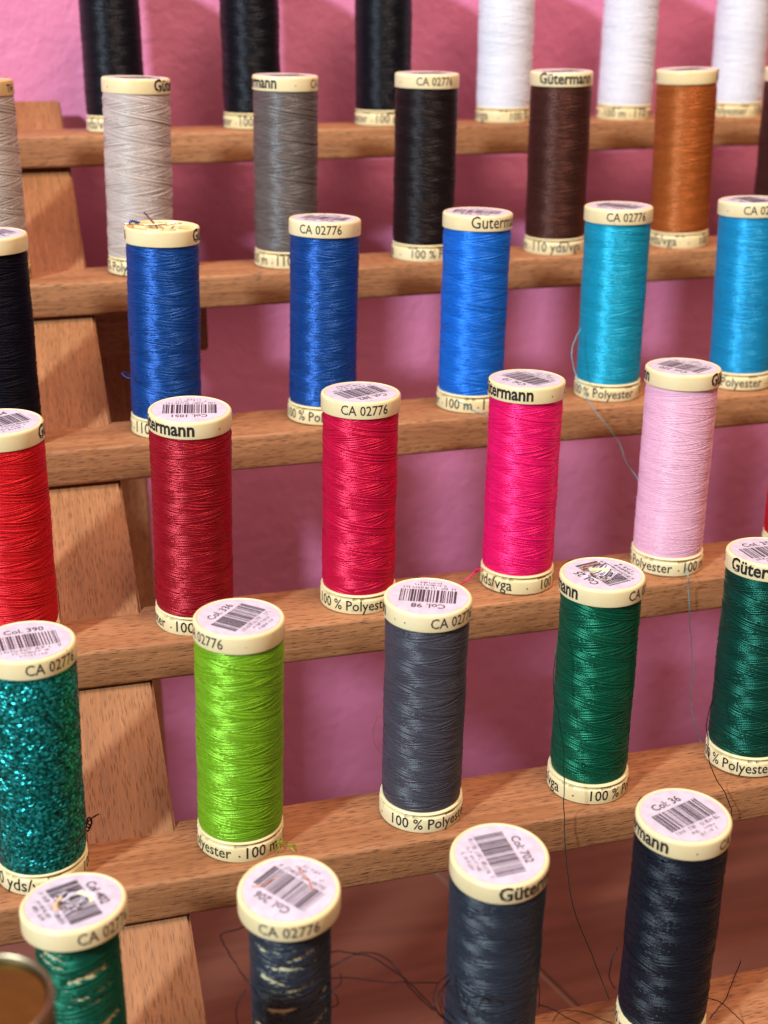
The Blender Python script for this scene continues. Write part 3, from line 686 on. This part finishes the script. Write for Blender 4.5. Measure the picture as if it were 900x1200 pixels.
for seq in ([(292, 1084, 232), (276, 1089, 230), (262, 1093, 229), (259, 1098, 229), (266, 1112, 228), (278, 1132, 226), (291, 1152, 222), (302, 1166, 220)],
            [(384, 1117, 226), (400, 1115, 225), (416, 1118, 225), (440, 1124, 224), (462, 1138, 222), (480, 1152, 220), (500, 1172, 218), (520, 1192, 216), (530, 1200, 216)],
            [(384, 1136, 222), (396, 1128, 221), (412, 1121, 221), (424, 1117, 222), (440, 1118, 223), (456, 1126, 224), (468, 1140, 222), (484, 1160, 220), (508, 1184, 218)],
            [(384, 1146, 224), (410, 1146, 224), (440, 1150, 223), (480, 1152, 222), (514, 1152, 222)],
            [(362, 1180, 218), (374, 1172, 217), (390, 1162, 217), (400, 1150, 219), (398, 1140, 222)],
            [(386, 1160, 224), (394, 1168, 223), (396, 1176, 223), (388, 1180, 224)],
            [(288, 1160, 226), (280, 1174, 225), (277, 1190, 224), (280, 1206, 224)]):
    loose('navyF', px(seq), 0.13, T['black'])
for j, seq in enumerate(([(526, 1142, 224), (514, 1152, 222), (508, 1168, 220), (512, 1184, 218), (526, 1198, 217)], [(526, 1150, 224), (516, 1164, 221), (516, 1182, 219), (530, 1204, 217)],
            [(528, 1146, 224), (520, 1158, 220), (519, 1178, 218), (534, 1196, 216)], [(546, 1190, 219), (548, 1176, 218), (556, 1168, 217), (566, 1168, 216), (574, 1174, 216)],
            [(632, 1178, 228), (645, 1182, 226), (660, 1190, 225), (678, 1199, 224), (690, 1206, 224)], [(648, 1198, 222), (653, 1188, 223), (664, 1184, 224), (684, 1186, 226), (704, 1194, 228), (718, 1199, 228)],
            [(630, 1150, 232), (632, 1166, 230), (631, 1182, 228)])):
    loose('slate', px(seq), 0.12, T['black'])
for seq in ([(724, 1110, 226), (717, 1124, 225), (714, 1142, 224), (717, 1152, 224), (721, 1158, 224)], [(868, 1126, 243), (862, 1142, 238), (852, 1168, 230), (840, 1184, 227), (832, 1194, 226)], [(830, 1170, 228), (844, 1174, 227), (858, 1186, 226), (872, 1200, 225), (880, 1210, 224)]):
    loose('navy36', px(seq), 0.13, T['black'])
loose('greyE', px([(450, 826, 284), (443, 840, 283), (438, 858, 283), (440, 872, 283), (446, 884, 284)]), 0.05, T['rust'])
# fibres lying on two cap labels
def on_cap(key, pts, r, mat): obj('stray_fibre', tube('stray_fibre', [Vector((a*MM, b*MM, (62.36+c)*MM)) for a, b, c in pts], r), mat, SPOOL[key])
on_cap('navyF', [(-7.5, 2.5, .1), (-5.5, 1.8, .3), (-3.5, 3.0, .2), (-2.0, 3.6, .1)], 0.10, M['orange_fibre'])
on_cap('navyF', [(3.6, 6.2, .1), (3.2, 3.8, .4), (4.6, 1.2, .2), (4.9, -2.2, .1)], 0.10, M['orange_fibre'])
on_cap('green', [(-4.6, 1.0, .3), (-4.4, 3.2, .5), (-3.0, 4.6, .4), (-0.8, 4.6, .4), (1.6, 5.4, .2)], 0.12, M['orange_fibre'])

# pins kept in the open cap of the royal blue spool
def pin(pts, mats, label):
    m = tube('pin', [Vector(p)*MM for p in pts], 0.28, 8)
    o = obj('dressmaking_pin', m, mats); return tag(o, label, 'pin', 'pins in the open cap')
e = SPOOL['blue1']
def capw(a, b, c): return (e.matrix_world @ (Vector((a, b, c))*MM))/MM
cm = obj('hub_insert', lathe('hub_insert', [(9.6, 60.62), (9.4, 61.0), (5.6, 61.1), (5.4, 60.62)], 64, 40), M['amber'], e)
for j, a in enumerate((20, 80, 140, 200, 260, 320)):
    a = math.radians(a); d = Vector((math.cos(a), math.sin(a))); n_ = Vector((-d.y, d.x))
    v = []
    for zz in (60.6, 61.9):
        for rr, s in ((5.1, -0.4), (9.9, -0.4), (9.9, 0.4), (5.1, 0.4)): q = d*rr + n_*s; v.append((q.x*MM, q.y*MM, zz*MM))
    obj('cap_rib', mesh('cap_rib', v, [(0, 3, 2, 1), (4, 5, 6, 7), (0, 1, 5, 4), (1, 2, 6, 5), (2, 3, 7, 6), (3, 0, 4, 7)]), M['cream'], e)
pin([capw(-11, -1, 63.2), capw(-4, 0, 62.7), capw(3, 1.5, 62.6), capw(6, 2, 62.6)], M['silver'], 'silver pin lying across the open cap of royal blue spool')
pin([capw(-4.5, 6, 65.2), capw(-3, 3, 63.6), capw(-1.8, 0.2, 62.3), capw(-1.4, -0.8, 61.8)], M['steel'], 'dark bent pin sticking up from open cap of royal blue spool')
loose('blue1', [capw(-9.6, -1.2, 63.6), capw(-8.6, -1.0, 63.9), capw(-7.4, -0.7, 63.6), capw(-6.4, -0.5, 63.4)], 0.35, T['royal_blue'])

# ------------------------------------------------------------------ gold tube standing before the rack's lowest visible row
top = pix(-22, 1172, 178.0)
g = bpy.data.objects.new('gold_tube', None); C.objects.link(g); g.location = (top.x*MM, top.y*MM, -276.95*MM)
tag(g, 'polished gold tube with a pale metal rim beside bottle green spool', 'tube')
hh = 276.95+top.z
obj('tube_body', lathe('tube_body', [(0, 0), (10.6, 0), (11.0, 0.4), (11.0, hh-3.0), (10.6, hh-2.6), (10.2, hh-2.6), (10.0, hh-1.4), (0, hh-1.2)], 72, 40), M['gold'], g)
obj('rim', lathe('rim', [(11.0, hh-3.2), (11.2, hh-3.0), (11.3, hh-0.8), (11.15, hh-0.25), (10.8, hh-0.1), (10.5, hh-0.4), (10.4, hh-1.35)], 72, 60), M['brass'], g)
